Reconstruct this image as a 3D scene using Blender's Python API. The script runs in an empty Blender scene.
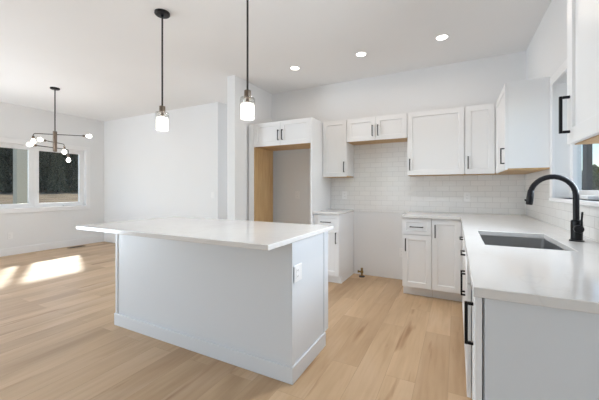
import bpy, bmesh, math, random
from mathutils import Vector, Matrix

sc = bpy.context.scene
C = sc.collection
PI = math.pi
random.seed(4)

# ------------------------------------------------------------------ camera
F_PX, YAW, EYE, CY = 302.9, 0.4776, 1.203, 189.29
cam_d = bpy.data.cameras.new('camera')
cam = bpy.data.objects.new('camera', cam_d)
C.objects.link(cam)
cam.location = (0, 0, EYE)
cam.rotation_euler = (PI / 2, 0, YAW)
cam_d.sensor_fit = 'HORIZONTAL'
cam_d.sensor_width = 36.0
cam_d.lens = 36.0 * F_PX / 599.0
cam_d.shift_y = -(200.0 - CY) / 599.0
cam_d.clip_start = 0.02
cam_d.clip_end = 500
sc.camera = cam

# ------------------------------------------------------------------ sky, sun, sink window daylight, added fills, exposure
D, R, H = 4.21, 0.70, 2.765          # kitchen rear wall, right wall, ceiling
LX, FY, BY = -7.22, 4.137, -4.6      # dining left wall, dining far wall, wall behind the camera

world = bpy.data.worlds.new('sky')
sc.world = world
world.use_nodes = True
wn = world.node_tree.nodes
wl = world.node_tree.links
wn.clear()
w_out = wn.new('ShaderNodeOutputWorld')
w_bg = wn.new('ShaderNodeBackground')
w_sky = wn.new('ShaderNodeTexSky')
w_sky.sky_type = 'NISHITA'
w_sky.sun_disc = False
w_sky.sun_elevation = math.radians(36)
w_sky.sun_rotation = math.radians(-65)
w_sky.dust_density = 0.4
w_sky.ozone_density = 2.0
w_bg.inputs['Strength'].default_value = 0.24
wl.new(w_sky.outputs[0], w_bg.inputs[0])
wl.new(w_bg.outputs[0], w_out.inputs[0])

sun_d = bpy.data.lights.new('sun', 'SUN')
sun_d.energy = 4.3
sun_d.angle = math.radians(3.0)
sun_d.color = (1.0, 0.95, 0.86)
sun = bpy.data.objects.new('sun', sun_d)
C.objects.link(sun)
sun.rotation_euler = Vector((1.0, -0.48, -0.80)).to_track_quat('-Z', 'Y').to_euler()


def area(name, loc, direction, sx, sy, power, color):
    d = bpy.data.lights.new(name, 'AREA')
    d.shape = 'RECTANGLE'
    d.size, d.size_y = sx, sy
    d.energy = power
    d.color = color
    o = bpy.data.objects.new(name, d)
    C.objects.link(o)
    o.location = loc
    o.rotation_euler = Vector(direction).to_track_quat('-Z', 'Z').to_euler()
    return o


# added fill lights on unseen sides of the room, and sink window daylight
area('added_fill_rear', (-3.6, BY - 0.02, 1.15), (0, 0.6, 0.8), 3.4, 2.0, 5, (0.80, 0.90, 1.0))  # added fill from behind the camera
area('added_fill_left', (LX + 0.02, -1.25, 1.45), (0.75, 0.25, 0.62), 4.0, 1.5, 250, (0.77, 0.885, 1.0))  # added fill that brightens the dining side and ceiling
area('daylight_sink_window', (R + 0.30, 2.28, 1.59), (-1, -0.28, -0.18), 1.25, 0.85, 27, (0.84, 0.91, 1.0)).data.spread = math.radians(115)

area('added_fill_passage', (-3.30, 6.49, 1.3), (0, -1, 0), 0.8, 1.9, 14, (0.90, 0.95, 1.0))  # added fill that lifts the dim passage wall

sc.view_settings.view_transform = 'Standard'
sc.view_settings.look = 'None'
sc.view_settings.gamma = 1.0
sc.view_settings.use_curve_mapping = False
sc.view_settings.exposure = 0.24
sc.cycles.max_bounces = 10
sc.cycles.diffuse_bounces = 7
sc.cycles.sample_clamp_indirect = 4.0
RECESS_W, AISLE_FILL_W, PEND_W, BULB_W = 1.7, 11.5, 8.5, 14.0     # lamp powers used by the lamp builders; the aisle one is an added fill

# ------------------------------------------------------------------ materials
def new_mat(name):
    m = bpy.data.materials.new(name)
    m.use_nodes = True
    nt = m.node_tree
    return m, nt, nt.nodes['Principled BSDF']


def paint(name, col, rough=0.5, bump=0.03, scale=220, var=0.015, metal=0.0, spec=0.5):
    m, nt, b = new_mat(name)
    N, L = nt.nodes, nt.links
    tc = N.new('ShaderNodeTexCoord')
    nz = N.new('ShaderNodeTexNoise')
    nz.inputs['Scale'].default_value = scale
    L.new(tc.outputs['Object'], nz.inputs['Vector'])
    n2 = N.new('ShaderNodeTexNoise')
    n2.inputs['Scale'].default_value = 1.7
    L.new(tc.outputs['Object'], n2.inputs['Vector'])
    mx = N.new('ShaderNodeMix')
    mx.data_type = 'RGBA'
    lo = [max(0, c * (1 - var)) for c in col]
    hi = [min(1, c * (1 + var)) for c in col]
    mx.inputs['A'].default_value = (*lo, 1)
    mx.inputs['B'].default_value = (*hi, 1)
    L.new(n2.outputs['Fac'], mx.inputs['Factor'])
    L.new(mx.outputs['Result'], b.inputs['Base Color'])
    b.inputs['Roughness'].default_value = rough
    b.inputs['Metallic'].default_value = metal
    b.inputs['Specular IOR Level'].default_value = spec
    if bump:
        bp = N.new('ShaderNodeBump')
        bp.inputs['Strength'].default_value = bump
        bp.inputs['Distance'].default_value = 0.002
        L.new(nz.outputs['Fac'], bp.inputs['Height'])
        L.new(bp.outputs['Normal'], b.inputs['Normal'])
    return m


M_wall = paint('wall_paint', (0.81, 0.815, 0.82), 0.75, 0.06, 160, spec=0.25)
M_ceil = paint('ceiling_paint', (0.83, 0.83, 0.83), 0.85, 0.08, 130, spec=0.2)
M_trim = paint('trim_paint', (0.84, 0.84, 0.845), 0.4, 0.0)
M_cab = paint('cabinet_white_paint', (0.83, 0.835, 0.84), 0.36, 0.01, 300)
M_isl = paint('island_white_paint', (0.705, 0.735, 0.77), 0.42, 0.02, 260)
M_black = paint('matte_black_metal', (0.006, 0.006, 0.008), 0.30, 0.0, metal=0.0, spec=0.28)
M_bronze = paint('dark_bronze_metal', (0.14, 0.105, 0.08), 0.4, 0.0, metal=0.5)
M_rod = paint('dark_grey_metal', (0.035, 0.033, 0.034), 0.4, 0.0, metal=0.3)
M_brass = paint('brass', (0.30, 0.21, 0.08), 0.35, 0.0, metal=0.9)
M_plate = paint('white_plastic', (0.86, 0.86, 0.86), 0.35, 0.0)
M_vinyl = paint('white_vinyl', (0.85, 0.86, 0.87), 0.35, 0.0)
M_steel = paint('brushed_stainless_steel', (0.50, 0.50, 0.505), 0.30, 0.02, 400, metal=1.0)
M_vent = paint('floor_vent_metal', (0.10, 0.085, 0.07), 0.5, 0.0, metal=0.4)
M_slot = paint('dark_slot', (0.05, 0.05, 0.05), 0.6, 0.0)
M_post_tan = paint('tan_painted_post', (0.44, 0.42, 0.34), 0.8, 0.1, 40)
M_post_dark = paint('dark_grey_post', (0.020, 0.021, 0.024), 0.8, 0.1, 40)


def quartz():
    m, nt, b = new_mat('white_quartz')
    N, L = nt.nodes, nt.links
    tc = N.new('ShaderNodeTexCoord')
    nz = N.new('ShaderNodeTexNoise')
    nz.inputs['Scale'].default_value = 1.6
    nz.inputs['Detail'].default_value = 6
    nz.inputs['Distortion'].default_value = 1.2
    L.new(tc.outputs['Object'], nz.inputs['Vector'])
    rp = N.new('ShaderNodeValToRGB')
    e = rp.color_ramp.elements
    e[0].position = 0.0
    e[0].color = (0.73, 0.718, 0.705, 1)
    e[1].position = 1.0
    e[1].color = (0.73, 0.718, 0.705, 1)
    for p, c in ((0.485, (0.73, 0.718, 0.705, 1)), (0.50, (0.70, 0.686, 0.672, 1)), (0.515, (0.73, 0.718, 0.705, 1))):
        k = e.new(p)
        k.color = c
    L.new(nz.outputs['Fac'], rp.inputs['Fac'])
    L.new(rp.outputs['Color'], b.inputs['Base Color'])
    b.inputs['Roughness'].default_value = 0.11
    return m


M_quartz = quartz()


def wood_floor():
    m, nt, b = new_mat('oak_plank_floor')
    N, L = nt.nodes, nt.links
    tc = N.new('ShaderNodeTexCoord')
    mp = N.new('ShaderNodeMapping')
    mp.inputs['Rotation'].default_value = (0, 0, PI / 2)
    mp.inputs['Location'].default_value = (0.33, 0.045, 0)
    L.new(tc.outputs['Object'], mp.inputs['Vector'])
    br = N.new('ShaderNodeTexBrick')
    br.offset = 0.37
    br.offset_frequency = 2
    br.inputs['Scale'].default_value = 1.0
    br.inputs['Brick Width'].default_value = 1.22
    br.inputs['Row Height'].default_value = 0.182
    br.inputs['Mortar Size'].default_value = 0.0011
    br.inputs['Mortar Smooth'].default_value = 0.3
    br.inputs['Color1'].default_value = (0, 0, 0, 1)
    br.inputs['Color2'].default_value = (1, 1, 1, 1)
    br.inputs['Mortar'].default_value = (0.5, 0.5, 0.5, 1)
    L.new(mp.outputs['Vector'], br.inputs['Vector'])
    # every plank gets its own stretch of grain
    sep = N.new('ShaderNodeSeparateXYZ')
    L.new(mp.outputs['Vector'], sep.inputs[0])
    off = N.new('ShaderNodeMath')
    off.operation = 'MULTIPLY'
    off.inputs[1].default_value = 37.0
    L.new(br.outputs['Color'], off.inputs[0])
    cmb = N.new('ShaderNodeCombineXYZ')
    L.new(sep.outputs['X'], cmb.inputs['X'])
    L.new(sep.outputs['Y'], cmb.inputs['Y'])
    L.new(off.outputs[0], cmb.inputs['Z'])

    def stretched(sx, sy, scale, detail, dist):
        mq = N.new('ShaderNodeMapping')
        mq.inputs['Scale'].default_value = (sx, sy, 1)
        L.new(cmb.outputs[0], mq.inputs['Vector'])
        n = N.new('ShaderNodeTexNoise')
        n.inputs['Scale'].default_value = scale
        n.inputs['Detail'].default_value = detail
        n.inputs['Distortion'].default_value = dist
        L.new(mq.outputs[0], n.inputs['Vector'])
        return n
    grain = stretched(1.3, 16, 1.6, 8, 0.7)
    cloud = stretched(0.8, 2.2, 1.3, 3, 0.5)
    knots = stretched(0.9, 8.0, 1.2, 3, 0.4)

    def ramp(src, stops):
        rp = N.new('ShaderNodeValToRGB')
        e = rp.color_ramp.elements
        e[0].position, e[0].color = stops[0][0], (*stops[0][1], 1)
        e[1].position, e[1].color = stops[-1][0], (*stops[-1][1], 1)
        for p, c in stops[1:-1]:
            e.new(p).color = (*c, 1)
        L.new(src, rp.inputs['Fac'])
        return rp
    base = ramp(cloud.outputs['Fac'], [(0.28, (0.44, 0.30, 0.175)), (0.52, (0.55, 0.385, 0.235)), (0.78, (0.61, 0.455, 0.31))])
    tint = ramp(br.outputs['Color'], [(0.0, (0.84, 0.80, 0.76)), (0.5, (0.99, 0.98, 0.97)), (1.0, (1.07, 1.07, 1.07))])
    grn = ramp(grain.outputs['Fac'], [(0.30, (0.91, 0.885, 0.86)), (0.55, (1.0, 1.0, 1.0)), (0.8, (1.05, 1.05, 1.05))])
    knt = ramp(knots.outputs['Fac'], [(0.25, (0.62, 0.51, 0.42)), (0.36, (1, 1, 1)), (1.0, (1, 1, 1))])

    def mul(a, bb):
        mx = N.new('ShaderNodeMix')
        mx.data_type = 'RGBA'
        mx.blend_type = 'MULTIPLY'
        mx.inputs['Factor'].default_value = 1
        L.new(a, mx.inputs['A'])
        L.new(bb, mx.inputs['B'])
        return mx.outputs['Result']
    c = mul(mul(mul(base.outputs[0], tint.outputs[0]), grn.outputs[0]), knt.outputs[0])
    seam = N.new('ShaderNodeMix')
    seam.data_type = 'RGBA'
    seam.inputs['B'].default_value = (0.22, 0.14, 0.08, 1)
    sf = N.new('ShaderNodeMath')
    sf.operation = 'MULTIPLY'
    sf.inputs[1].default_value = 0.5
    L.new(br.outputs['Fac'], sf.inputs[0])
    L.new(sf.outputs[0], seam.inputs['Factor'])
    L.new(c, seam.inputs['A'])
    L.new(seam.outputs['Result'], b.inputs['Base Color'])
    b.inputs['Roughness'].default_value = 0.42
    b.inputs['Specular IOR Level'].default_value = 0.45
    bp = N.new('ShaderNodeBump')
    bp.inputs['Strength'].default_value = 0.12
    bp.inputs['Distance'].default_value = 0.002
    L.new(grain.outputs['Fac'], bp.inputs['Height'])
    L.new(bp.outputs['Normal'], b.inputs['Normal'])
    return m


M_floor = wood_floor()


def tile(name, axis):
    m, nt, b = new_mat(name)
    N, L = nt.nodes, nt.links
    tc = N.new('ShaderNodeTexCoord')
    sep = N.new('ShaderNodeSeparateXYZ')
    L.new(tc.outputs['Object'], sep.inputs[0])
    cmb = N.new('ShaderNodeCombineXYZ')
    L.new(sep.outputs[axis], cmb.inputs['X'])
    L.new(sep.outputs['Z'], cmb.inputs['Y'])
    br = N.new('ShaderNodeTexBrick')
    br.offset = 0.5
    br.inputs['Scale'].default_value = 1.0
    br.inputs['Brick Width'].default_value = 0.152
    br.inputs['Row Height'].default_value = 0.0655
    br.inputs['Mortar Size'].default_value = 0.0024
    br.inputs['Mortar Smooth'].default_value = 0.4
    br.inputs['Color1'].default_value = (0.80, 0.795, 0.785, 1)
    br.inputs['Color2'].default_value = (0.83, 0.825, 0.815, 1)
    br.inputs['Mortar'].default_value = (0.67, 0.665, 0.66, 1)
    L.new(cmb.outputs[0], br.inputs['Vector'])
    L.new(br.outputs['Color'], b.inputs['Base Color'])
    nz = N.new('ShaderNodeTexNoise')
    nz.inputs['Scale'].default_value = 14
    L.new(tc.outputs['Object'], nz.inputs['Vector'])
    inv = N.new('ShaderNodeMath')
    inv.operation = 'MULTIPLY_ADD'
    inv.inputs[1].default_value = -1.0
    L.new(br.outputs['Fac'], inv.inputs[0])
    wob = N.new('ShaderNodeMath')
    wob.operation = 'MULTIPLY'
    wob.inputs[1].default_value = 0.5
    L.new(nz.outputs['Fac'], wob.inputs[0])
    L.new(wob.outputs[0], inv.inputs[2])
    bp = N.new('ShaderNodeBump')
    bp.inputs['Strength'].default_value = 0.5
    bp.inputs['Distance'].default_value = 0.0015
    L.new(inv.outputs[0], bp.inputs['Height'])
    L.new(bp.outputs['Normal'], b.inputs['Normal'])
    b.inputs['Roughness'].default_value = 0.12
    return m


M_tile_x = tile('white_subway_tile_rear', 'X')
M_tile_y = tile('white_subway_tile_right', 'Y')


def maple():
    m, nt, b = new_mat('maple_plywood')
    N, L = nt.nodes, nt.links
    tc = N.new('ShaderNodeTexCoord')
    mp = N.new('ShaderNodeMapping')
    mp.inputs['Scale'].default_value = (14, 14, 1.6)
    L.new(tc.outputs['Object'], mp.inputs['Vector'])
    nz = N.new('ShaderNodeTexNoise')
    nz.inputs['Scale'].default_value = 2.0
    nz.inputs['Detail'].default_value = 6
    nz.inputs['Distortion'].default_value = 0.6
    L.new(mp.outputs[0], nz.inputs['Vector'])
    rp = N.new('ShaderNodeValToRGB')
    e = rp.color_ramp.elements
    e[0].position, e[0].color = 0.25, (0.47, 0.285, 0.125, 1)
    e[1].position, e[1].color = 0.75, (0.60, 0.40, 0.20, 1)
    L.new(nz.outputs['Fac'], rp.inputs['Fac'])
    L.new(rp.outputs[0], b.inputs['Base Color'])
    b.inputs['Roughness'].default_value = 0.5
    return m


M_maple = maple()


def pane_glass(name, refl=0.06, tint=(0.93, 0.95, 0.95)):
    m, nt, b = new_mat(name)
    N, L = nt.nodes, nt.links
    N.remove(b)
    out = N['Material Output']
    t = N.new('ShaderNodeBsdfTransparent')
    t.inputs[0].default_value = (*tint, 1)
    g = N.new('ShaderNodeBsdfGlossy')
    g.inputs['Roughness'].default_value = 0.02
    mx = N.new('ShaderNodeMixShader')
    lw = N.new('ShaderNodeLayerWeight')
    lw.inputs[0].default_value = 0.15
    ml = N.new('ShaderNodeMath')
    ml.operation = 'MULTIPLY_ADD'
    ml.inputs[1].default_value = 0.3
    ml.inputs[2].default_value = refl
    L.new(lw.outputs['Facing'], ml.inputs[0])
    L.new(ml.outputs[0], mx.inputs[0])
    L.new(t.outputs[0], mx.inputs[1])
    L.new(g.outputs[0], mx.inputs[2])
    L.new(mx.outputs[0], out.inputs[0])
    return m


M_pane = pane_glass('window_glass', 0.012)
M_shade = pane_glass('pendant_glass', 0.10, (0.90, 0.90, 0.89))


def glow(name, col, strength, noise=0.0):
    m, nt, b = new_mat(name)
    b.inputs['Base Color'].default_value = (0.9, 0.9, 0.88, 1)
    b.inputs['Emission Color'].default_value = (*col, 1)
    b.inputs['Emission Strength'].default_value = strength
    if noise:
        N, L = nt.nodes, nt.links
        tc = N.new('ShaderNodeTexCoord')
        v = N.new('ShaderNodeTexVoronoi')
        v.inputs['Scale'].default_value = 60
        L.new(tc.outputs['Object'], v.inputs['Vector'])
        ma = N.new('ShaderNodeMath')
        ma.operation = 'MULTIPLY_ADD'
        ma.inputs[1].default_value = -noise
        ma.inputs[2].default_value = strength
        L.new(v.outputs['Distance'], ma.inputs[0])
        L.new(ma.outputs[0], b.inputs['Emission Strength'])
    return m


def etched(name, col, strength):
    m = glow(name, col, strength, strength * 0.45)
    N, L = m.node_tree.nodes, m.node_tree.links
    out = N['Material Output']
    t = N.new('ShaderNodeBsdfTransparent')
    mx = N.new('ShaderNodeMixShader')
    mx.inputs[0].default_value = 0.55
    L.new(t.outputs[0], mx.inputs[1])
    L.new(N['Principled BSDF'].outputs[0], mx.inputs[2])
    L.new(mx.outputs[0], out.inputs[0])
    return m


M_lens = glow('downlight_lens', (1.0, 0.95, 0.88), 6.0)
M_bulb = glow('lit_bulb', (1.0, 0.93, 0.82), 7.0)
M_diff = etched('lit_etched_glass', (1.0, 0.96, 0.90), 1.6)


def foliage(name, a, bcol, scale):
    m, nt, b = new_mat(name)
    N, L = nt.nodes, nt.links
    tc = N.new('ShaderNodeTexCoord')
    nz = N.new('ShaderNodeTexNoise')
    nz.inputs['Scale'].default_value = scale
    nz.inputs['Detail'].default_value = 8
    L.new(tc.outputs['Object'], nz.inputs['Vector'])
    rp = N.new('ShaderNodeValToRGB')
    e = rp.color_ramp.elements
    e[0].position, e[0].color = 0.35, (*a, 1)
    e[1].position, e[1].color = 0.68, (*bcol, 1)
    L.new(nz.outputs['Fac'], rp.inputs['Fac'])
    L.new(rp.outputs[0], b.inputs['Base Color'])
    b.inputs['Roughness'].default_value = 0.95
    b.inputs['Specular IOR Level'].default_value = 0.05
    return m


M_conifer = foliage('conifer_needles', (0.045, 0.043, 0.026), (0.16, 0.145, 0.09), 3.0)
M_leaf = foliage('broadleaf_foliage', (0.020, 0.030, 0.008), (0.085, 0.10, 0.03), 2.2)
M_bark = foliage('bark', (0.03, 0.022, 0.016), (0.07, 0.055, 0.04), 6)
M_grass = foliage('dry_grass', (0.16, 0.113, 0.066), (0.35, 0.245, 0.145), 0.35)

# ------------------------------------------------------------------ helpers
OFF = {}


def link(o):
    C.objects.link(o)
    return o


def thing(name, label, cat, loc=(0, 0, 0), group=None):
    o = link(bpy.data.objects.new(name, None))
    o.empty_display_size = 0.05
    o.location = loc
    OFF[o] = Vector(loc)
    tag(o, label, cat, group)
    return o


def tag(o, label, cat, group=None):
    o['label'] = label
    o['category'] = cat
    if group:
        o['group'] = group
    return o


def obj(name, bm, mat, parent=None, smooth=False, bevel=0.0, seg=2, origin=None, auto=False):
    """bm holds world coordinates; the object's own origin is its parent's (or the given one)."""
    off = OFF.get(parent, Vector(origin or (0, 0, 0)))
    bmesh.ops.recalc_face_normals(bm, faces=bm.faces)
    bmesh.ops.translate(bm, verts=bm.verts, vec=-off)
    if smooth:
        for f in bm.faces:
            f.smooth = True
        if auto:
            for e in bm.edges:
                if len(e.link_faces) == 2 and e.calc_face_angle(0) > math.radians(35):
                    e.smooth = False
    me = bpy.data.meshes.new(name)
    bm.to_mesh(me)
    bm.free()
    me.materials.append(mat)
    o = link(bpy.data.objects.new(name, me))
    if parent is not None:
        o.parent = parent
    else:
        o.location = off
    OFF[o] = off
    if bevel:
        md = o.modifiers.new('bevel', 'BEVEL')
        md.width = bevel
        md.segments = seg
        md.limit_method = 'ANGLE'
        md.angle_limit = math.radians(40)
        md.harden_normals = False
    return o


def struct(name, bm, mat, parent=None, **k):
    o = obj(name, bm, mat, parent, **k)
    if parent is None:
        o['kind'] = 'structure'
    return o


def B():
    return bmesh.new()


def box(bm, x0, x1, y0, y1, z0, z1):
    vs = [bm.verts.new((x, y, z)) for x in (x0, x1) for y in (y0, y1) for z in (z0, z1)]
    for f in ((0, 1, 3, 2), (4, 6, 7, 5), (0, 4, 5, 1), (2, 3, 7, 6), (0, 2, 6, 4), (1, 5, 7, 3)):
        bm.faces.new([vs[i] for i in f])
    return bm


def bx(*a):
    return box(B(), *a)


def lathe(bm, prof, center, axis=(0, 0, 1), n=28, cap=True):
    """prof: (radius, height) pairs along the axis from center."""
    q = Vector((0, 0, 1)).rotation_difference(Vector(axis).normalized())
    c = Vector(center)
    rings = []
    for r, h in prof:
        rings.append([bm.verts.new(c + q @ Vector((r * math.cos(2 * PI * i / n), r * math.sin(2 * PI * i / n), h))) for i in range(n)])
    for a, b2 in zip(rings, rings[1:]):
        for i in range(n):
            bm.faces.new((a[i], a[(i + 1) % n], b2[(i + 1) % n], b2[i]))
    if cap:
        bm.faces.new(rings[0][::-1])
        bm.faces.new(rings[-1])
    return bm


def tube(bm, pts, rad, n=16, cap=True):
    pts = [Vector(p) for p in pts]
    rads = rad if isinstance(rad, (list, tuple)) else [rad] * len(pts)
    t0 = (pts[1] - pts[0]).normalized()
    up = Vector((0, 0, 1)) if abs(t0.z) < 0.9 else Vector((0, 1, 0))
    nrm = t0.cross(up).normalized()
    rings = []
    for i, p in enumerate(pts):
        a = pts[max(i - 1, 0)]
        b2 = pts[min(i + 1, len(pts) - 1)]
        t = (b2 - a).normalized()
        nrm = (nrm - t * nrm.dot(t)).normalized()
        bi = t.cross(nrm)
        rings.append([bm.verts.new(p + (nrm * math.cos(2 * PI * k / n) + bi * math.sin(2 * PI * k / n)) * rads[i]) for k in range(n)])
    for a, b2 in zip(rings, rings[1:]):
        for i in range(n):
            bm.faces.new((a[i], a[(i + 1) % n], b2[(i + 1) % n], b2[i]))
    if cap:
        bm.faces.new(rings[0][::-1])
        bm.faces.new(rings[-1])
    return bm


def plate_with_holes(bm, us, vs, solid, lo, hi, place):
    """extruded slab built on a grid: us, vs grid lines, solid(i, j) tells if the cell is filled."""
    top, bot = {}, {}

    def vert(d, i, j, w):
        if (i, j) not in d:
            d[(i, j)] = bm.verts.new(place(us[i], vs[j], w))
        return d[(i, j)]
    nu, nv = len(us) - 1, len(vs) - 1
    S = lambda i, j: 0 <= i < nu and 0 <= j < nv and solid(i, j)
    for i in range(nu):
        for j in range(nv):
            if not S(i, j):
                continue
            cs = ((i, j), (i + 1, j), (i + 1, j + 1), (i, j + 1))
            bm.faces.new([vert(top, a, b2, hi) for a, b2 in cs])
            bm.faces.new([vert(bot, a, b2, lo) for a, b2 in cs][::-1])
            for (di, dj, p, q) in ((0, -1, cs[0], cs[1]), (1, 0, cs[1], cs[2]), (0, 1, cs[2], cs[3]), (-1, 0, cs[3], cs[0])):
                if not S(i + di, j + dj):
                    bm.faces.new((vert(bot, *p, lo), vert(bot, *q, lo), vert(top, *q, hi), vert(top, *p, hi)))
    bmesh.ops.dissolve_limit(bm, angle_limit=0.01, verts=bm.verts, edges=bm.edges)
    return bm


def face_map(face, pl):
    """(u, depth into the cabinet, z) -> world. face '-y': u is x; face '-x': u is y; '+x': u is y."""
    if face == '-y':
        return lambda u, d, z: (u, pl + d, z)
    if face == '-x':
        return lambda u, d, z: (pl + d, u, z)
    if face == '+x':
        return lambda u, d, z: (pl - d, u, z)
    return lambda u, d, z: (u, pl - d, z)


def shaker(face, pl, u0, u1, z0, z1, rail=0.057, rec=0.009, th=0.019):
    P = face_map(face, pl)
    bm = B()
    V = lambda u, d, z: bm.verts.new(P(u, d, z))
    def ring(a0, a1, b0, b1, d):
        return [V(a0, d, b0), V(a1, d, b0), V(a1, d, b1), V(a0, d, b1)]
    o = ring(u0, u1, z0, z1, 0)
    i = ring(u0 + rail, u1 - rail, z0 + rail, z1 - rail, 0)
    r = ring(u0 + rail + 0.003, u1 - rail - 0.003, z0 + rail + 0.003, z1 - rail - 0.003, rec)
    k = ring(u0, u1, z0, z1, th)
    for a, b2 in ((o, i), (i, r), (k, o)):
        for j in range(4):
            bm.faces.new((a[j], a[(j + 1) % 4], b2[(j + 1) % 4], b2[j]))
    bm.faces.new(r)
    bm.faces.new(k)
    return bm


def door(parent, face, pl, u0, u1, z0, z1, name='door', rail=0.057, pull=None):
    d = obj(name, shaker(face, pl, u0, u1, z0, z1, rail), M_cab, parent, bevel=0.0015)
    if pull:
        handle(d, face, pl, *pull)
    return d


def handle(parent, face, pl, kind, a, z, length=0.14, proj=0.032, th=0.010):
    """kind 'v': bar at u=a centred on z; 'h': bar centred on u=a at z."""
    P = face_map(face, pl)
    bm = B()
    h = th / 2

    def b(u0, u1, d0, d1, z0, z1):
        p, q = P(u0, d0, z0), P(u1, d1, z1)
        box(bm, min(p[0], q[0]), max(p[0], q[0]), min(p[1], q[1]), max(p[1], q[1]), z0, z1)
    L2 = length / 2
    if kind == 'v':
        b(a - h, a + h, -proj, -proj + th, z - L2, z + L2)
        for s in (-1, 1):
            zz = z + s * (L2 - h)
            b(a - h, a + h, -proj + th, 0.0, zz - h, zz + h)
    else:
        b(a - L2, a + L2, -proj, -proj + th, z - h, z + h)
        for s in (-1, 1):
            uu = a + s * (L2 - h)
            b(uu - h, uu + h, -proj + th, 0.0, z - h, z + h)
    o = obj('handle', bm, M_black, parent, bevel=0.0015)
    o['label'] = 'black bar handle'
    return o


def copy_tree(o, parent=None):
    c = link(o.copy())
    if parent is not None:
        c.parent = parent
    for ch in list(o.children):
        copy_tree(ch, c)
    return c


# ------------------------------------------------------------------ room shell
struct('floor', bx(LX - 0.16, R + 0.16, BY - 0.16, 6.6, -0.12, 0.0), M_floor)
struct('ceiling', bx(LX - 0.16, R + 0.16, BY - 0.16, 6.6, H, H + 0.12), M_ceil)

# kitchen rear wall and the passage beside it
wr = struct('wall_rear', bx(-2.825, R + 0.16, D, D + 0.12, 0, H), M_wall)
struct('wall_partition', bx(-2.825, -2.69, 3.275, D, 0, H), M_wall)
struct('wall_passage_right', bx(-2.825, -2.657, D + 0.12, 6.5, 0, H), M_wall)
struct('wall_passage_end', plate_with_holes(B(), [-3.90, -3.72, -2.88, -2.657], [0, 0.30, 2.30, H], lambda i, j: not (i == 1 and j == 1), 6.5, 6.6, lambda u, v, w: (u, w, v)), M_wall)
wd = B()
for a in ((LX - 0.16, -3.781, FY, FY + 0.12, 0, H), (-3.901, -3.781, FY + 0.12, 6.5, 0, H)):
    box(wd, *a)
struct('wall_dining', wd, M_wall)

# left wall with the row of dining windows
WY0, WY1, WZ0, WZ1 = 1.10, 3.745, 0.850, 2.045
us = [BY, -3.25, 0.75, WY0, WY1, FY]
vs = [0, 0.65, WZ0, WZ1, 2.25, H]
struct('wall_left', plate_with_holes(B(), us, vs, lambda i, j: not ((i == 3 and j == 2) or (i == 1 and 1 <= j <= 3)), LX - 0.16, LX, lambda u, v, w: (w, u, v)), M_wall)

# right wall with the window over the sink
RY0, RY1, RZ0, RZ1 = 1.60, 3.10, 1.135, 2.045
us = [BY, RY0, RY1, D]
vs = [0, RZ0, RZ1, H]
struct('wall_right', plate_with_holes(B(), us, vs, lambda i, j: not (i == 1 and j == 1), R, R + 0.16, lambda u, v, w: (w, u, v)), M_wall)
struct('wall_front', plate_with_holes(B(), [LX - 0.16, -5.35, -1.85, R + 0.16], [0, 0.08, 2.22, H], lambda i, j: not (i == 1 and j == 1), BY - 0.16, BY, lambda u, v, w: (u, w, v)), M_wall)


def casing(name, face_x, inward, y0, y1, z0, z1, w, th, sill):
    x0, x1 = sorted((face_x, face_x + inward * th))
    bm = B()
    box(bm, x0, x1, y0 - w, y0, z0, z1)
    box(bm, x0, x1, y1, y1 + w, z0, z1)
    box(bm, x0, x1, y0 - w, y1 + w, z1, z1 + w)
    if sill:
        box(bm, x0, x1, y0 - w, y1 + w, z0 - w, z0)
    struct(name, bm, M_trim, bevel=0.003)


casing('trim_1', LX, 1, WY0, WY1, WZ0, WZ1, 0.088, 0.018, True)
casing('trim_2', R, -1, RY0, RY1, RZ0, RZ1, 0.070, 0.016, False)
struct('trim_3', bx(R - 0.022, R + 0.10, RY0 - 0.07, RY1 + 0.07, RZ0 - 0.028, RZ0), M_trim, bevel=0.004)


def window(name, xa, xb, y0, y1, z0, z1, gx, fr, latch=None):
    """one sash: frame ring between xa and xb with a glass pane at gx."""
    us, vs = [y0, y0 + fr, y1 - fr, y1], [z0, z0 + fr, z1 - fr, z1]
    bm = plate_with_holes(B(), us, vs, lambda i, j: not (i == 1 and j == 1), xa, xb, lambda u, v, w: (w, u, v))
    f = struct(name, bm, M_vinyl, bevel=0.004)
    g = B()
    box(g, gx - 0.003, gx + 0.003, y0 + fr - 0.005, y1 - fr + 0.005, z0 + fr - 0.005, z1 - fr + 0.005)
    obj('window_pane', g, M_pane, f)
    if latch:
        obj('latch', bx(*latch), M_vinyl, f, bevel=0.006)
    return f


fr = 0.075
third = (WY1 - WY0) / 3
for k in range(3):
    y1 = WY1 - k * third
    lat = (LX - 0.085, LX - 0.055, y1 - 0.40, y1 - 0.28, WZ0 + 0.012, WZ0 + 0.034) if k == 0 else None
    window('window_%d' % (k + 1), LX - 0.145, LX - 0.085, y1 - third, y1, WZ0, WZ1, LX - 0.115, fr + 0.005, lat)
window('window_4', R + 0.095, R + 0.150, RY0, RY1, RZ0, RZ1, R + 0.122, 0.062, (R + 0.035, R + 0.095, 2.53, 2.66, RZ0, RZ0 + 0.028))

# unseen windows and glazed doors, added as openings for the fill lights
for k in range(3):
    y0 = -3.25 + k * 4.0 / 3
    window('window_%d' % (k + 5), LX - 0.145, LX - 0.095, y0, y0 + 4.0 / 3, 0.65, 2.25, LX - 0.12, 0.06)  # added windows, unseen, around the left fill light


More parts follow.
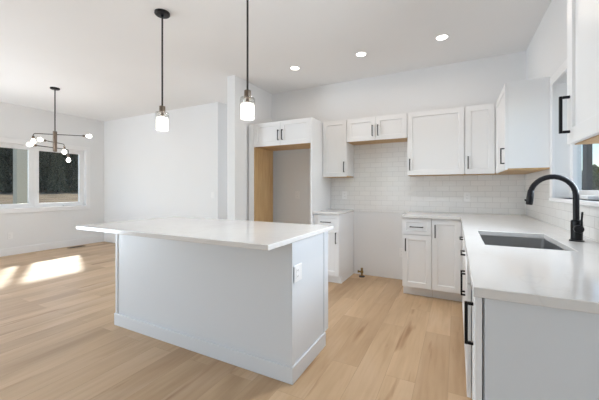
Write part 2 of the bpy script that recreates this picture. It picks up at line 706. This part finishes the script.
def added_glazed_door(name, x0, x1, ya, yb, z0, z1):
    bm = plate_with_holes(B(), [x0, x0 + 0.06, x1 - 0.06, x1], [z0, z0 + 0.06, z1 - 0.06, z1], lambda i, j: not (i == 1 and j == 1), ya, yb, lambda u, v, w: (u, w, v))
    f = struct(name, bm, M_vinyl, bevel=0.004)
    ym = (ya + yb) / 2
    obj('door_pane', bx(x0 + 0.055, x1 - 0.055, ym - 0.003, ym + 0.003, z0 + 0.055, z1 - 0.055), M_pane, f)


added_glazed_door('added_door_1', -5.35, -3.60, BY - 0.145, BY - 0.095, 0.08, 2.22)  # added doors, unseen, around the rear fill light
added_glazed_door('added_door_2', -3.60, -1.85, BY - 0.145, BY - 0.095, 0.08, 2.22)
added_glazed_door('added_door_3', -3.72, -2.88, 6.55, 6.595, 0.30, 2.30)  # added door, unseen, behind the passage fill light

# baseboards
BBH, BBT = 0.135, 0.015


def baseboard(name, *a):
    struct(name, bx(*a), M_trim, bevel=0.004)


baseboard('baseboard_left', LX, LX + BBT, BY, FY, 0, BBH)
baseboard('baseboard_dining', LX + BBT, -3.781, FY - BBT, FY, 0, BBH)
baseboard('baseboard_passage', -3.781, -3.781 + BBT, FY - BBT, 6.5, 0, BBH)
baseboard('baseboard_partition', -2.825, -2.69, 3.275 - BBT, 3.275, 0, BBH)

# subway tile on the walls above the counters
tl = B()
TT = 0.008
box(tl, -1.645, R, D - TT, D, 0.885, 1.90)
obj('backsplash', tl, M_tile_x, wr)
tl = B()
box(tl, R - TT, R, 1.02, 3.17, 0.885, RZ0 - 0.028)
box(tl, R - TT, R, 3.17, D - TT, 0.885, 1.45)
box(tl, R - TT, R, 1.02, RY0 - 0.07, RZ0 - 0.028, 1.45)
obj('backsplash', tl, M_tile_y, bpy.data.objects['wall_right'])

# ------------------------------------------------------------------ outside
g = B()
prof = [(LX - 0.2, -0.35), (-20, -0.25), (-95, 0.30), (-150, 2.0)]
pv = [[g.verts.new((x, y, z)) for y in (-120, -40, 10, 60, 200)] for x, z in prof]
for a, b2 in zip(pv, pv[1:]):
    for i in range(4):
        g.faces.new((a[i], a[i + 1], b2[i + 1], b2[i]))
o = struct('ground_field', g, M_grass)
g = B()
prof = [(R + 0.2, -0.35), (15, -0.6), (60, -1.5)]
pv = [[g.verts.new((x, y, z)) for y in (-30, 10, 60, 140)] for x, z in prof]
for a, b2 in zip(pv, pv[1:]):
    for i in range(3):
        g.faces.new((a[i], a[i + 1], b2[i + 1], b2[i]))
struct('ground_yard', g, M_grass)


def conifer_mesh(bm, base, h, r, rng, tiers=11, n=13):
    for t in range(tiers):
        f = t / tiers
        z0 = base.z + h * (0.06 + 0.86 * f)
        rr = r * (1 - f) ** 0.8 * rng.uniform(0.85, 1.12) + 0.15
        hh = h * 0.20 * (1 - 0.4 * f)
        tip = bm.verts.new((base.x + rng.uniform(-.1, .1), base.y + rng.uniform(-.1, .1), z0 + hh))
        ring = []
        for i in range(n * 2):
            a = 2 * PI * i / (n * 2) + rng.uniform(-.08, .08)
            q = rr * (rng.uniform(0.85, 1.15) if i % 2 else rng.uniform(0.5, 0.7))
            ring.append(bm.verts.new((base.x + q * math.cos(a), base.y + q * math.sin(a), z0 - (0.06 * h * (1 if i % 2 else 0.2)) * (1 - f))))
        for i in range(n * 2):
            bm.faces.new((ring[i], ring[(i + 1) % (n * 2)], tip))


def conifer(x, y, z, h, r, label, seed):
    rng = random.Random(seed)
    t = thing('conifer_tree', label, 'tree', (x, y, z), 'conifers across the field')
    bm = B()
    conifer_mesh(bm, Vector((x, y, z)), h, r, rng)
    obj('foliage', bm, M_conifer, t)
    tb = B()
    lathe(tb, [(0.28, -0.4), (0.16, h * 0.5), (0.04, h * 0.95)], (x, y, z), n=8)
    obj('trunk', tb, M_bark, t)


def field_z(x):
    for (xa, za), (xb, zb) in zip([(LX, -0.35), (-20, -0.25), (-95, 0.30)], [(-20, -0.25), (-95, 0.30), (-150, 2.0)]):
        if xa >= x >= xb:
            return za + (zb - za) * (xa - x) / (xa - xb)
    return 0


yy = 22.0
k = 0
while yy < 66.0:
    xx = -93 - random.uniform(0, 4)
    conifer(xx, yy, field_z(xx), random.uniform(17, 21), random.uniform(2.5, 2.9), 'dark green conifer in the tree line across the dry field', 20 + k)
    yy += random.uniform(6.2, 7.2)
    k += 1
# the unbroken wood behind the first row
rng = random.Random(9)
wb = B()
for i in range(44):
    xx = -103 - rng.uniform(0, 9)
    conifer_mesh(wb, Vector((xx, 12 + i * 1.45, field_z(xx))), rng.uniform(22, 29), rng.uniform(3.6, 4.8), rng)
o = obj('forest', wb, M_conifer)
o['kind'] = 'stuff'
tag(o, 'dark dense wood filling the background beyond the dry field', 'forest')


def blob_mesh(bm, c, r, rng, n=60, leaf=0.5):
    for i in range(n):
        d = Vector((rng.gauss(0, 1), rng.gauss(0, 1), rng.gauss(0, 1)))
        d.normalize()
        p = c + Vector((d.x * r.x, d.y * r.y, d.z * r.z)) * rng.uniform(0.55, 1.0)
        m = bmesh.ops.create_icosphere(bm, subdivisions=1, radius=leaf * rng.uniform(0.6, 1.3), matrix=Matrix.Translation(p))
        for v in m['verts']:
            v.co += Vector((rng.uniform(-1, 1), rng.uniform(-1, 1), rng.uniform(-1, 1))) * leaf * 0.25


for i, (x, y, h, lab) in enumerate(((9.3, 30.0, 3.5, 'olive green leafy tree seen through the sink window'),
                                    (7.0, 33.5, 3.2, 'smaller olive tree beside the dark post outside the sink window'))):
    rng = random.Random(40 + i)
    zb = -0.6
    t = thing('leafy_tree', lab, 'tree', (x, y, zb))
    bm = B()
    blob_mesh(bm, Vector((x, y, zb + h * 0.62)), Vector((1.4, 1.2, h * 0.36)), rng, 110, 0.35)
    obj('foliage', bm, M_leaf, t)
    obj('trunk', lathe(B(), [(0.18, -0.2), (0.12, h * 0.5), (0.05, h * 0.8)], (x, y, zb), n=8), M_bark, t)

o = obj('porch_post', bx(1.56, 1.62, 5.40, 5.56, -0.4, 3.4), M_post_dark, bevel=0.006, origin=(1.59, 5.48, -0.4))
tag(o, 'dark grey post standing outside the window over the sink', 'post')
o = obj('porch_post', bx(-9.10, -8.90, 3.17, 3.37, -0.4, 3.2), M_post_tan, bevel=0.01, origin=(-9.0, 3.27, -0.4))
tag(o, 'tan square post outside the dining windows', 'post')

# ------------------------------------------------------------------ cabinets
UZ0, UZ1 = 1.372, 2.135
YU = D - 0.325                 # front plane of rear wall cupboard doors
GP = 0.0015                    # half gap between neighbouring doors


def carcass(parent, x0, x1, y0, y1, z0, z1, under=True):
    obj('carcass', bx(x0, x1, y0, y1, z0 + (0.012 if under else 0), z1), M_cab, parent, bevel=0.001)
    if under:
        o = obj('underside', bx(x0 + 0.002, x1 - 0.002, y0 + 0.002, y1 - 0.001, z0, z0 + 0.012), M_maple, parent)
        o['label'] = 'bare wood underside'


def wall_cupboard(label, x0, x1, z0, z1, doors, group='white cupboards on the rear wall'):
    t = thing('wall_cabinet', label, 'cabinet', ((x0 + x1) / 2, D - 0.01, z0), group)
    carcass(t, x0, x1, YU + 0.020, D - TT - 0.0005, z0, z1)
    for (a, b2, pull) in doors:
        door(t, '-y', YU, a + GP, b2 - GP, z0 + 0.002, z1 - 0.002, pull=pull)
    return t


wall_cupboard('white single door wall cabinet between the refrigerator surround and the range gap', -1.648, -1.303, UZ0, UZ1,
              [(-1.645, -1.305, ('v', -1.336, 1.502))])
wall_cupboard('short white two door wall cabinet above the empty range space', -1.302, -0.533, 1.832, UZ1,
              [(-1.300, -0.918, ('v', -0.955, 1.955)), (-0.918, -0.535, ('v', -0.884, 1.955))])
wall_cupboard('wide white wall cabinet with one broad door right of the range space', -0.532, 0.084, UZ0, UZ1,
              [(-0.530, 0.083, ('v', -0.500, 1.502))])
wall_cupboard('narrow white wall cabinet in the corner next to the broad door cabinet', 0.085, 0.397, UZ0, UZ1,
              [(0.087, 0.372, ('v', 0.117, 1.502))])

# cupboards on the right wall
XU = R - 0.322
t = thing('wall_cabinet', 'white corner wall cabinet with broad blank end panel left of the window', 'cabinet', (R - 0.01, 3.69, UZ0))
carcass(t, XU + 0.020, R - TT - 0.0005, 3.175, D - TT - 0.0005, UZ0, UZ1)
door(t, '-x', XU, 3.173, YU - 0.004, UZ0 + 0.002, UZ1 - 0.002, pull=('v', 3.205, 1.497))
t = thing('wall_cabinet', 'white wall cabinet at the right edge of the picture beside the sink window', 'cabinet', (R - 0.01, 1.1, UZ0))
carcass(t, XU + 0.020, R - TT - 0.0005, 0.75, 1.505, UZ0, UZ1)
door(t, '-x', XU, 1.13, 1.507, UZ0 + 0.002, UZ1 - 0.002, pull=('v', 1.474, 1.484))
door(t, '-x', XU, 0.75, 1.127, UZ0 + 0.002, UZ1 - 0.002)

# refrigerator surround
SX0, SX1, SY = -2.651, -1.652, 3.54
t = thing('refrigerator_surround', 'tall white refrigerator surround with an empty alcove and two small doors on top', 'cabinet', ((SX0 + SX1) / 2, SY, 0))
obj('side_panel', bx(SX1 - 0.020, SX1, SY, D - TT - 0.001, 0, UZ1), M_cab, t, bevel=0.001)
obj('side_panel', bx(SX0, SX0 + 0.085, SY, 4.02, 0, UZ1), M_cab, t, bevel=0.001)
obj('filler_strip', bx(-2.668, SX0, SY + 0.012, SY + 0.032, 0, UZ1), M_cab, t)
o = obj('lining_panel', bx(SX0 + 0.085, SX0 + 0.105, SY + 0.003, 4.018, 0, 1.802), M_maple, t)
o['label'] = 'bare wood side of the alcove'
ct = obj('top_box', bx(SX0 + 0.086, SX1 - 0.021, SY + 0.020, 4.02, 1.815, UZ1), M_cab, t)
o = obj('underside', bx(SX0 + 0.106, SX1 - 0.021, SY + 0.021, 4.02, 1.802, 1.815), M_maple, t)
o['label'] = 'bare wood underside'
xm = -2.124
door(t, '-y', SY, SX0 + 0.088, xm - GP, 1.805, UZ1 - 0.003, pull=('v', xm - 0.032, 1.943))
door(t, '-y', SY, xm + GP, SX1 - 0.021, 1.805, UZ1 - 0.003, pull=('v', xm + 0.032, 1.943))

# base cabinets along the rear wall
YB = D - 0.620
CTZ, CTB = 0.914, 0.884
TK = 0.105


def base_box(parent, x0, x1):
    obj('carcass', bx(x0, x1, YB + 0.020, D - TT - 0.001, TK, CTB - 0.001), M_cab, parent, bevel=0.001)
    obj('toe_kick', bx(x0 + 0.001, x1 - 0.001, YB + 0.085, YB + 0.10, 0, TK), M_cab, parent)


t = thing('base_cabinet', 'white base cabinet with a drawer over a door left of the range space', 'cabinet', (-1.475, YB + 0.3, 0), 'white base cabinets on the rear wall')
base_box(t, -1.650, -1.303)
obj('end_panel', bx(-1.3030, -1.3015, YB + 0.085, D - TT - 0.001, 0, TK), M_cab, t)
door(t, '-y', YB, -1.648, -1.306, 0.708, CTB - 0.006, 'drawer', 0.042, pull=('h', -1.478, 0.786))
door(t, '-y', YB, -1.648, -1.306, 0.108, 0.702, pull=('v', -1.340, 0.590))
t = thing('base_cabinet', 'white base cabinet with a drawer over a door right of the range space', 'cabinet', (-0.39, YB + 0.3, 0), 'white base cabinets on the rear wall')
base_box(t, -0.544, -0.238)
obj('end_panel', bx(-0.5455, -0.544, YB + 0.085, D - TT - 0.001, 0, TK), M_cab, t)
door(t, '-y', YB, -0.543, -0.240, 0.700, CTB - 0.006, 'drawer', 0.042, pull=('h', -0.392, 0.785))
door(t, '-y', YB, -0.543, -0.240, 0.108, 0.694, pull=('v', -0.507, 0.580))
t = thing('base_cabinet', 'white corner base cabinet with one full height door by the drawer cabinet', 'cabinet', (-0.09, YB + 0.3, 0), 'white base cabinets on the rear wall')
base_box(t, -0.237, 0.070)
door(t, '-y', YB, -0.235, 0.045, 0.108, CTB - 0.006, pull=('v', -0.203, 0.748))

# base cabinets along the right wall
XB = 0.050


def base_box_r(parent, y0, y1):
    obj('carcass', bx(XB + 0.0225, R - TT - 0.001, y0, y1, TK, CTB - 0.001), M_cab, parent, bevel=0.001)
    obj('toe_kick', bx(XB + 0.085, XB + 0.10, y0 + 0.001, y1 - 0.001, 0, TK), M_cab, parent)


t = thing('base_cabinet', 'white base cabinet between the sink cabinet and the corner', 'cabinet', (0.37, 3.0, 0), 'white base cabinets along the right wall')
base_box_r(t, 2.515, YB + 0.018)
door(t, '-x', XB, 2.518, 3.20, 0.708, CTB - 0.006, 'drawer', 0.042, pull=('h', 2.86, 0.795, 0.14, 0.026))
door(t, '-x', XB, 2.518, 3.20, 0.108, 0.702)
t = thing('base_cabinet', 'white sink base cabinet with two doors under the stainless sink', 'cabinet', (0.37, 2.17, 0), 'white base cabinets along the right wall')
# open-topped carcass so the basin hangs inside
bm = B()
Y0, Y1 = 1.822, 2.513
box(bm, XB + 0.0225, R - TT - 0.001, Y0, Y0 + 0.018, TK, CTB - 0.001)
box(bm, XB + 0.0225, R - TT - 0.001, Y1 - 0.018, Y1, TK, CTB - 0.001)
box(bm, XB + 0.0225, R - TT - 0.001, Y0 + 0.018, Y1 - 0.018, TK, TK + 0.018)
box(bm, R - TT - 0.02, R - TT - 0.001, Y0 + 0.018, Y1 - 0.018, TK + 0.018, CTB - 0.001)
obj('carcass', bm, M_cab, t)
obj('toe_kick', bx(XB + 0.085, XB + 0.10, Y0 + 0.001, Y1 - 0.001, 0, TK), M_cab, t)
door(t, '-x', XB, Y0 + 0.002, Y1 - 0.002, 0.708, CTB - 0.006, 'false_front', 0.042, pull=('h', 2.21, 0.795, 0.14, 0.026))
ym = (Y0 + Y1) / 2
door(t, '-x', XB, Y0 + 0.002, ym - GP, 0.108, 0.702, pull=('v', ym - 0.035, 0.615, 0.14, 0.026))
door(t, '-x', XB, ym + GP, Y1 - 0.002, 0.108, 0.702, pull=('v', ym + 0.035, 0.615, 0.14, 0.026))
t = thing('base_cabinet', 'narrow white pull-out cabinet at the near end of the sink counter', 'cabinet', (0.37, 1.14, 0), 'white base cabinets along the right wall')
base_box_r(t, 1.068, 1.208)
door(t, '-x', XB, 1.055, 1.206, 0.108, CTB - 0.006, rail=0.030, pull=('v', 1.145, 0.762, 0.14, 0.026))
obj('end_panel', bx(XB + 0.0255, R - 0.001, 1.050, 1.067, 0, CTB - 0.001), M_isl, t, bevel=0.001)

# countertops
ct = B()
XC, YC = 0.044, D - 0.645
SKX0, SKX1, SKY0, SKY1 = 0.134, 0.503, 1.850, 2.462
us = [-0.552, XC, SKX0, SKX1, R - TT]
vs = [1.034, SKY0, SKY1, YC, D - TT]
plate_with_holes(ct, us, vs, lambda i, j: (j == 3) or (i >= 1 and not (i == 2 and j == 1)), CTB, CTZ, lambda u, v, w: (u, v, w))
o = obj('countertop', ct, M_quartz, bevel=0.003, origin=(0.4, 2.6, CTB))
tag(o, 'white L-shaped quartz countertop with the sink cut into it', 'countertop')
o = obj('countertop', bx(-1.651, -1.296, YC, D - TT, CTB, CTZ), M_quartz, bevel=0.003, origin=(-1.47, 3.9, CTB))
tag(o, 'short white quartz countertop left of the empty range space', 'countertop')

# sink
t = thing('kitchen_sink', 'rectangular stainless steel sink set under the white counter', 'sink', (0.32, 2.155, CTB))


def basin(bm, x0, x1, y0, y1, zt, zb, r, th):
    def ring(a0, a1, b0, b1, z, rr):
        out = []
        for cx, cy, s in ((a1 - rr, b1 - rr, 0), (a0 + rr, b1 - rr, 1), (a0 + rr, b0 + rr, 2), (a1 - rr, b0 + rr, 3)):
            for k in range(5):
                a = s * PI / 2 + k * PI / 8
                out.append(bm.verts.new((cx + rr * math.cos(a), cy + rr * math.sin(a), z)))
        return out
    rs = [ring(x0 - 0.018, x1 + 0.018, y0 - 0.018, y1 + 0.018, zt, r + 0.018),
          ring(x0, x1, y0, y1, zt, r), ring(x0 + 0.002, x1 - 0.002, y0 + 0.002, y1 - 0.002, zb + 0.02, r),
          ring(x0 + 0.02, x1 - 0.02, y0 + 0.02, y1 - 0.02, zb, r)]
    for a, b2 in zip(rs, rs[1:]):
        n = len(a)
        for i in range(n):
            bm.faces.new((a[i], a[(i + 1) % n], b2[(i + 1) % n], b2[i]))
    bm.faces.new(rs[-1])


bm = B()
basin(bm, SKX0 - 0.003, SKX1 + 0.003, SKY0 - 0.003, SKY1 + 0.003, CTB - 0.0015, 0.665, 0.020, 0.002)
o = obj('basin', bm, M_steel, t, smooth=True, auto=True)
md = o.modifiers.new('thickness', 'SOLIDIFY')
md.thickness = 0.0012
md.offset = -1
obj('drain', lathe(B(), [(0.055, 0.001), (0.055, 0.004), (0.042, 0.005), (0.036, 0.002), (0.0, 0.002)], (0.32, 2.16, 0.665), cap=False), M_steel, t, smooth=True, auto=True)

# faucet
fx, fy = 0.598, 2.216
t = thing('kitchen_faucet', 'matte black gooseneck faucet behind the sink', 'faucet', (fx, fy, CTZ))
bm = lathe(B(), [(0.033, 0), (0.033, 0.006), (0.0265, 0.008), (0.0265, 0.108), (0.0245, 0.116), (0.0175, 0.119)], (fx, fy, CTZ))
obj('base', bm, M_black, t, smooth=True, auto=True)
cxn, rad, zc = 0.492, 0.103, 1.170
pts = [(fx - 0.002, fy, CTZ + 0.112), (cxn + rad, fy, 1.10), (cxn + rad, fy, zc)]
for k in range(1, 15):
    a = math.radians(k * 170 / 14)
    pts.append((cxn + rad * math.cos(a), fy, zc + rad * math.sin(a) * 1.02))
tip = Vector(pts[-1])
dirn = Vector((-0.10, 0, -1)).normalized()
obj('spout', tube(B(), pts, 0.0145, 18), M_black, t, smooth=True, auto=True)
bm = lathe(B(), [(0.0145, -0.012), (0.0165, 0.0), (0.0180, 0.052), (0.0172, 0.072), (0.014, 0.077)], tip, dirn)
lathe(bm, [(0.006, 0), (0.006, 0.006), (0.004, 0.007)], tip + dirn * 0.045 + Vector((-0.0185, 0, -0.004)), (-1, 0, -0.2), n=12)
obj('spray_head', bm, M_black, t, smooth=True, auto=True)
bm = lathe(B(), [(0.015, 0.018), (0.015, 0.036), (0.0215, 0.037), (0.0215, 0.062), (0.019, 0.066)], (fx, fy, 0.986), (-0.10, -0.99, 0))
lathe(bm, [(0.0055, 0), (0.0048, 0.088), (0.003, 0.091)], (fx + 0.004, fy - 0.050, 0.990), (0.06, -0.03, 1), n=12)
obj('lever', bm, M_black, t, smooth=True, auto=True)

# ------------------------------------------------------------------ island
IX0, IX1, IY0, IY1 = -2.685, -0.905, 1.645, 2.230
t = thing('kitchen_island', 'white panelled kitchen island standing on the wood floor', 'kitchen island', (-1.79, 1.93, 0))
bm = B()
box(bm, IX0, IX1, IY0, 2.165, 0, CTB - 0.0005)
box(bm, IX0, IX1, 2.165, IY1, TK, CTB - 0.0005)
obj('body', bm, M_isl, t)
BH = 0.105
bm = B()
box(bm, IX0 - 0.014, IX1 + 0.014, IY0 - 0.014, IY0, 0, BH)
box(bm, IX1, IX1 + 0.014, IY0, 2.165, 0, BH)
box(bm, IX0 - 0.014, IX0, IY0, 2.165, 0, BH)
obj('baseboard', bm, M_isl, t, bevel=0.004)
for a0, a1, b0, b1 in ((IX1, IX1 + 0.006, IY0 - 0.006, IY0 + 0.024), (IX1 - 0.024, IX1, IY0 - 0.006, IY0), (IX0 - 0.006, IX0 + 0.024, IY0 - 0.006, IY0)):
    obj('corner_trim', bx(a0, a1, b0, b1, BH, CTB - 0.0005), M_isl, t, bevel=0.001)
bm = B()
box(bm, IX1, IX1 + 0.006, 2.150, IY1, BH, CTB - 0.0005)
obj('corner_trim', bm, M_isl, t, bevel=0.001)
for k in range(3):
    w = (IX1 - IX0) / 3
    door(t, '+y', IY1 + 0.020, IX0 + k * w + 0.003, IX0 + (k + 1) * w - 0.003, 0.108, CTB - 0.006,
         pull=('v', IX0 + k * w + (0.04 if k % 2 else w - 0.04), 0.75))
o = obj('island_countertop', bx(-2.680, -0.865, 1.318, 2.262, CTB, CTZ), M_quartz, bevel=0.004, seg=3, origin=(-1.77, 1.79, CTB))
tag(o, 'long white quartz top overhanging the kitchen island', 'countertop')

# ------------------------------------------------------------------ outlets, switch, vent, gas valve
def outlet(label, face, pl, u, z, w=0.072, h=0.116, kind='wall_outlet', cat='outlet', group='white outlet plates'):
    P = face_map(face, pl)
    t = thing(kind, label, cat, P(u, 0, z), group)

    def slab(a0, a1, d0, d1, z0, z1, bm=None):
        p, q = P(a0, d0, z0), P(a1, d1, z1)
        return box(bm or B(), min(p[0], q[0]), max(p[0], q[0]), min(p[1], q[1]), max(p[1], q[1]), z0, z1)
    obj('plate', slab(u - w / 2, u + w / 2, -0.006, 0, z - h / 2, z + h / 2), M_plate, t, bevel=0.002)
    if kind == 'light_switch':
        obj('rocker', slab(u - 0.017, u + 0.017, -0.010, -0.006, z - 0.033, z + 0.033), M_plate, t, bevel=0.001)
        return t
    for dz in (-0.019, 0.019):
        rc = obj('receptacle', slab(u - 0.016, u + 0.016, -0.008, -0.006, z + dz - 0.014, z + dz + 0.014), M_plate, t, bevel=0.001)
        for du in (-0.006, 0.006):
            obj('slot', slab(u + du - 0.001, u + du + 0.001, -0.0084, -0.008, z + dz - 0.004, z + dz + 0.004), M_slot, rc)
    return t


outlet('white outlet plate on the near end of the kitchen island', '+x', IX1, 1.712, 0.668, 0.124, 0.106)
outlet('white outlet on the tile right of the range space', '-y', D - TT, 0.118, 1.112)
outlet('white outlet on the tile above the short left counter', '-y', D - TT, -1.437, 1.118)
outlet('white outlet low on the bare wall of the range space', '-y', D, -0.640, 0.36)
outlet('white outlet inside the empty refrigerator alcove', '-y', D, -2.214, 1.113)
outlet('white outlet low on the wall under the dining windows', '+x', LX, 2.476, 0.352)
outlet('white light switch on the far dining wall near its corner', '-y', FY, -3.905, 1.10, kind='light_switch', cat='light switch', group=None)

t = thing('floor_register', 'dark metal floor vent along the wall under the dining windows', 'vent', (-7.03, 3.47, 0))
obj('frame', plate_with_holes(B(), [-7.09, -7.075, -6.985, -6.97], [3.32, 3.335, 3.605, 3.62], lambda i, j: not (i == 1 and j == 1), 0.0, 0.006, lambda u, v, w: (u, v, w)), M_vent, t)
bm = B()
for i in range(12):
    y = 3.343 + i * 0.0225
    box(bm, -7.076, -6.984, y, y + 0.010, 0.0005, 0.004)
obj('louvers', bm, M_vent, t)

vx, vy = -1.155, 4.10
t = thing('gas_valve', 'small brass gas valve stub on the floor of the range space', 'valve', (vx, vy, 0))
obj('escutcheon', lathe(B(), [(0.040, 0), (0.038, 0.010), (0.016, 0.014)], (vx, vy, 0)), M_slot, t, smooth=True, auto=True)
bm = lathe(B(), [(0.014, 0.012), (0.014, 0.05), (0.020, 0.052), (0.020, 0.082), (0.014, 0.084), (0.016, 0.105), (0.016, 0.120)], (vx, vy, 0), n=12)
lathe(bm, [(0.013, 0), (0.013, 0.04)], (vx - 0.004, vy, 0.067), (-1, 0, 0), n=12)
obj('valve_body', bm, M_brass, t, smooth=True, auto=True)
obj('valve_handle', bx(vx - 0.058, vx - 0.044, vy - 0.008, vy + 0.008, 0.050, 0.084), M_brass, t, bevel=0.002)

# ------------------------------------------------------------------ lamps
def point(parent, loc, power, radius, color):
    d = bpy.data.lights.new('bulb_light', 'POINT')
    d.energy = power
    d.shadow_soft_size = radius
    d.color = color
    o = link(bpy.data.objects.new('bulb_light', d))
    o.location = Vector(loc) - OFF[parent]
    o.parent = parent


WARM = (1.0, 0.96, 0.92)


def downlight(x, y, label, power, color, spread):
    t = thing('recessed_light', label, 'ceiling light', (x, y, H), 'recessed ceiling lights over the kitchen')
    bm = lathe(B(), [(0.066, 0.0), (0.066, -0.005), (0.058, -0.007), (0.052, -0.003)], (x, y, H), cap=False)
    obj('trim_ring', bm, M_trim, t, smooth=True, auto=True)
    obj('lens', lathe(B(), [(0.0525, -0.0005), (0.0525, -0.004), (0.03, -0.005)], (x, y, H)), M_lens, t)
    d = bpy.data.lights.new('downlight_lamp', 'AREA')
    d.shape = 'DISK'
    d.size = 0.08
    d.energy = power
    d.spread = math.radians(spread)
    d.color = color
    o = link(bpy.data.objects.new('downlight_lamp', d))
    o.location = (0, 0, -0.0055)
    o.parent = t


for x, lab in ((-1.844, 'round recessed ceiling light nearest the refrigerator surround'),
               (-0.977, 'round recessed ceiling light in the middle of the row of three'),
               (-0.130, 'round recessed ceiling light nearest the right wall')):
    downlight(x, 3.435, lab, RECESS_W, (1.0, 0.86, 0.74), 170)
downlight(-0.45, 2.30, 'added unseen recessed ceiling light over the aisle between the island and the sink counter', AISLE_FILL_W, (0.94, 0.975, 1.0), 125)  # added downlight, out of view, to brighten floor and lower cabinets


def pendant(x, y, label):
    t = thing('pendant_lamp', label, 'pendant lamp', (x, y, 1.712), 'pendants over the island')
    obj('canopy', lathe(B(), [(0.064, 0.0), (0.064, -0.016), (0.058, -0.022), (0.012, -0.024), (0.012, -0.040)], (x, y, H)), M_black, t, smooth=True, auto=True)
    obj('rod', lathe(B(), [(0.0075, 1.94), (0.0075, H - 0.03)], (x, y, 0), n=14), M_rod, t, smooth=True, auto=True)
    obj('socket', lathe(B(), [(0.010, 1.940), (0.025, 1.936), (0.026, 1.888), (0.024, 1.884), (0.013, 1.882), (0.013, 1.848)], (x, y, 0)), M_bronze, t, smooth=True, auto=True)
    prof = [(0.022, 1.886), (0.050, 1.884), (0.055, 1.878), (0.056, 1.870), (0.056, 1.722), (0.053, 1.722), (0.053, 1.868), (0.049, 1.880), (0.022, 1.882)]
    obj('glass_shade', lathe(B(), prof, (x, y, 0), cap=False), M_shade, t, smooth=True, auto=True)
    o = obj('inner_shade', lathe(B(), [(0.048, 1.838), (0.051, 1.832), (0.051, 1.728), (0.048, 1.728), (0.048, 1.830), (0.045, 1.834)], (x, y, 0), cap=False), M_diff, t, smooth=True, auto=True)
    o['label'] = 'glowing white etched glass'
    obj('bulb', lathe(B(), [(0.012, 1.848), (0.016, 1.842), (0.025, 1.830), (0.029, 1.807), (0.024, 1.785), (0.008, 1.774)], (x, y, 0), n=20), M_bulb, t, smooth=True)
    point(t, (x, y, 1.807), PEND_W, 0.036, WARM)


pendant(-2.310, 1.822, 'left glass pendant lamp hanging over the island by the dining side')
pendant(-1.378, 1.822, 'right glass pendant lamp hanging over the island near the refrigerator surround')

# chandelier
cx0, cy0 = -5.496, 2.415
ex = Vector((math.cos(YAW), math.sin(YAW), 0))
ey = Vector((-math.sin(YAW), math.cos(YAW), 0))
t = thing('chandelier', 'black chandelier of three crossed arms with six bare bulbs in the dining area', 'chandelier', (cx0, cy0, 1.60))
ctr = Vector((cx0, cy0, 0))
obj('canopy', lathe(B(), [(0.062, 0), (0.062, -0.018), (0.05, -0.026), (0.01, -0.028)], (cx0, cy0, H)), M_black, t, smooth=True, auto=True)
obj('rod', lathe(B(), [(0.0085, 2.08), (0.0085, H - 0.02)], (cx0, cy0, 0), n=14), M_rod, t, smooth=True, auto=True)
obj('column', lathe(B(), [(0.012, 2.10), (0.026, 2.095), (0.026, 1.785), (0.012, 1.78)], (cx0, cy0, 0)), M_bronze, t, smooth=True, auto=True)


def bulb(parent, p, d):
    """socket and bulb at the end p of an arm, pointing along d"""
    d = Vector(d).normalized()
    obj('socket', lathe(B(), [(0.009, -0.012), (0.016, -0.008), (0.016, 0.035), (0.013, 0.037)], p, d, n=16), M_bronze, parent, smooth=True, auto=True)
    obj('bulb', lathe(B(), [(0.010, 0.034), (0.014, 0.043), (0.026, 0.064), (0.031, 0.082), (0.027, 0.100), (0.014, 0.112), (0.003, 0.115)], p, d, n=20), M_bulb, parent, smooth=True)
    point(parent, Vector(p) + d * 0.082, BULB_W, 0.032, WARM)


# (height, straight end (lateral, depth), bent end (lateral, depth), drop)
for z, s, b_, drop in ((2.050, (0.345, 0.13), (-0.265, -0.08), 0.045),
                       (1.925, (0.0, -0.185), (0.0, 0.185), 0.045),
                       (1.842, (-0.065, -0.27), (0.045, 0.215), 0.09)):
    ps = ctr + ex * s[0] + ey * s[1] + Vector((0, 0, z))
    pb = ctr + ex * b_[0] + ey * b_[1] + Vector((0, 0, z))
    dr = (pb - ps).normalized()
    pts = [ps, pb - dr * 0.03, pb - dr * 0.012 + Vector((0, 0, -0.004)), pb - dr * 0.002 + Vector((0, 0, -0.016)), pb + Vector((0, 0, -drop))]
    a = obj('arm', tube(B(), pts, 0.0062, 10), M_rod, t, smooth=True, auto=True)
    bulb(a, ps, ps - pb)
    bulb(a, pb + Vector((0, 0, -drop)), (0, 0, -1))
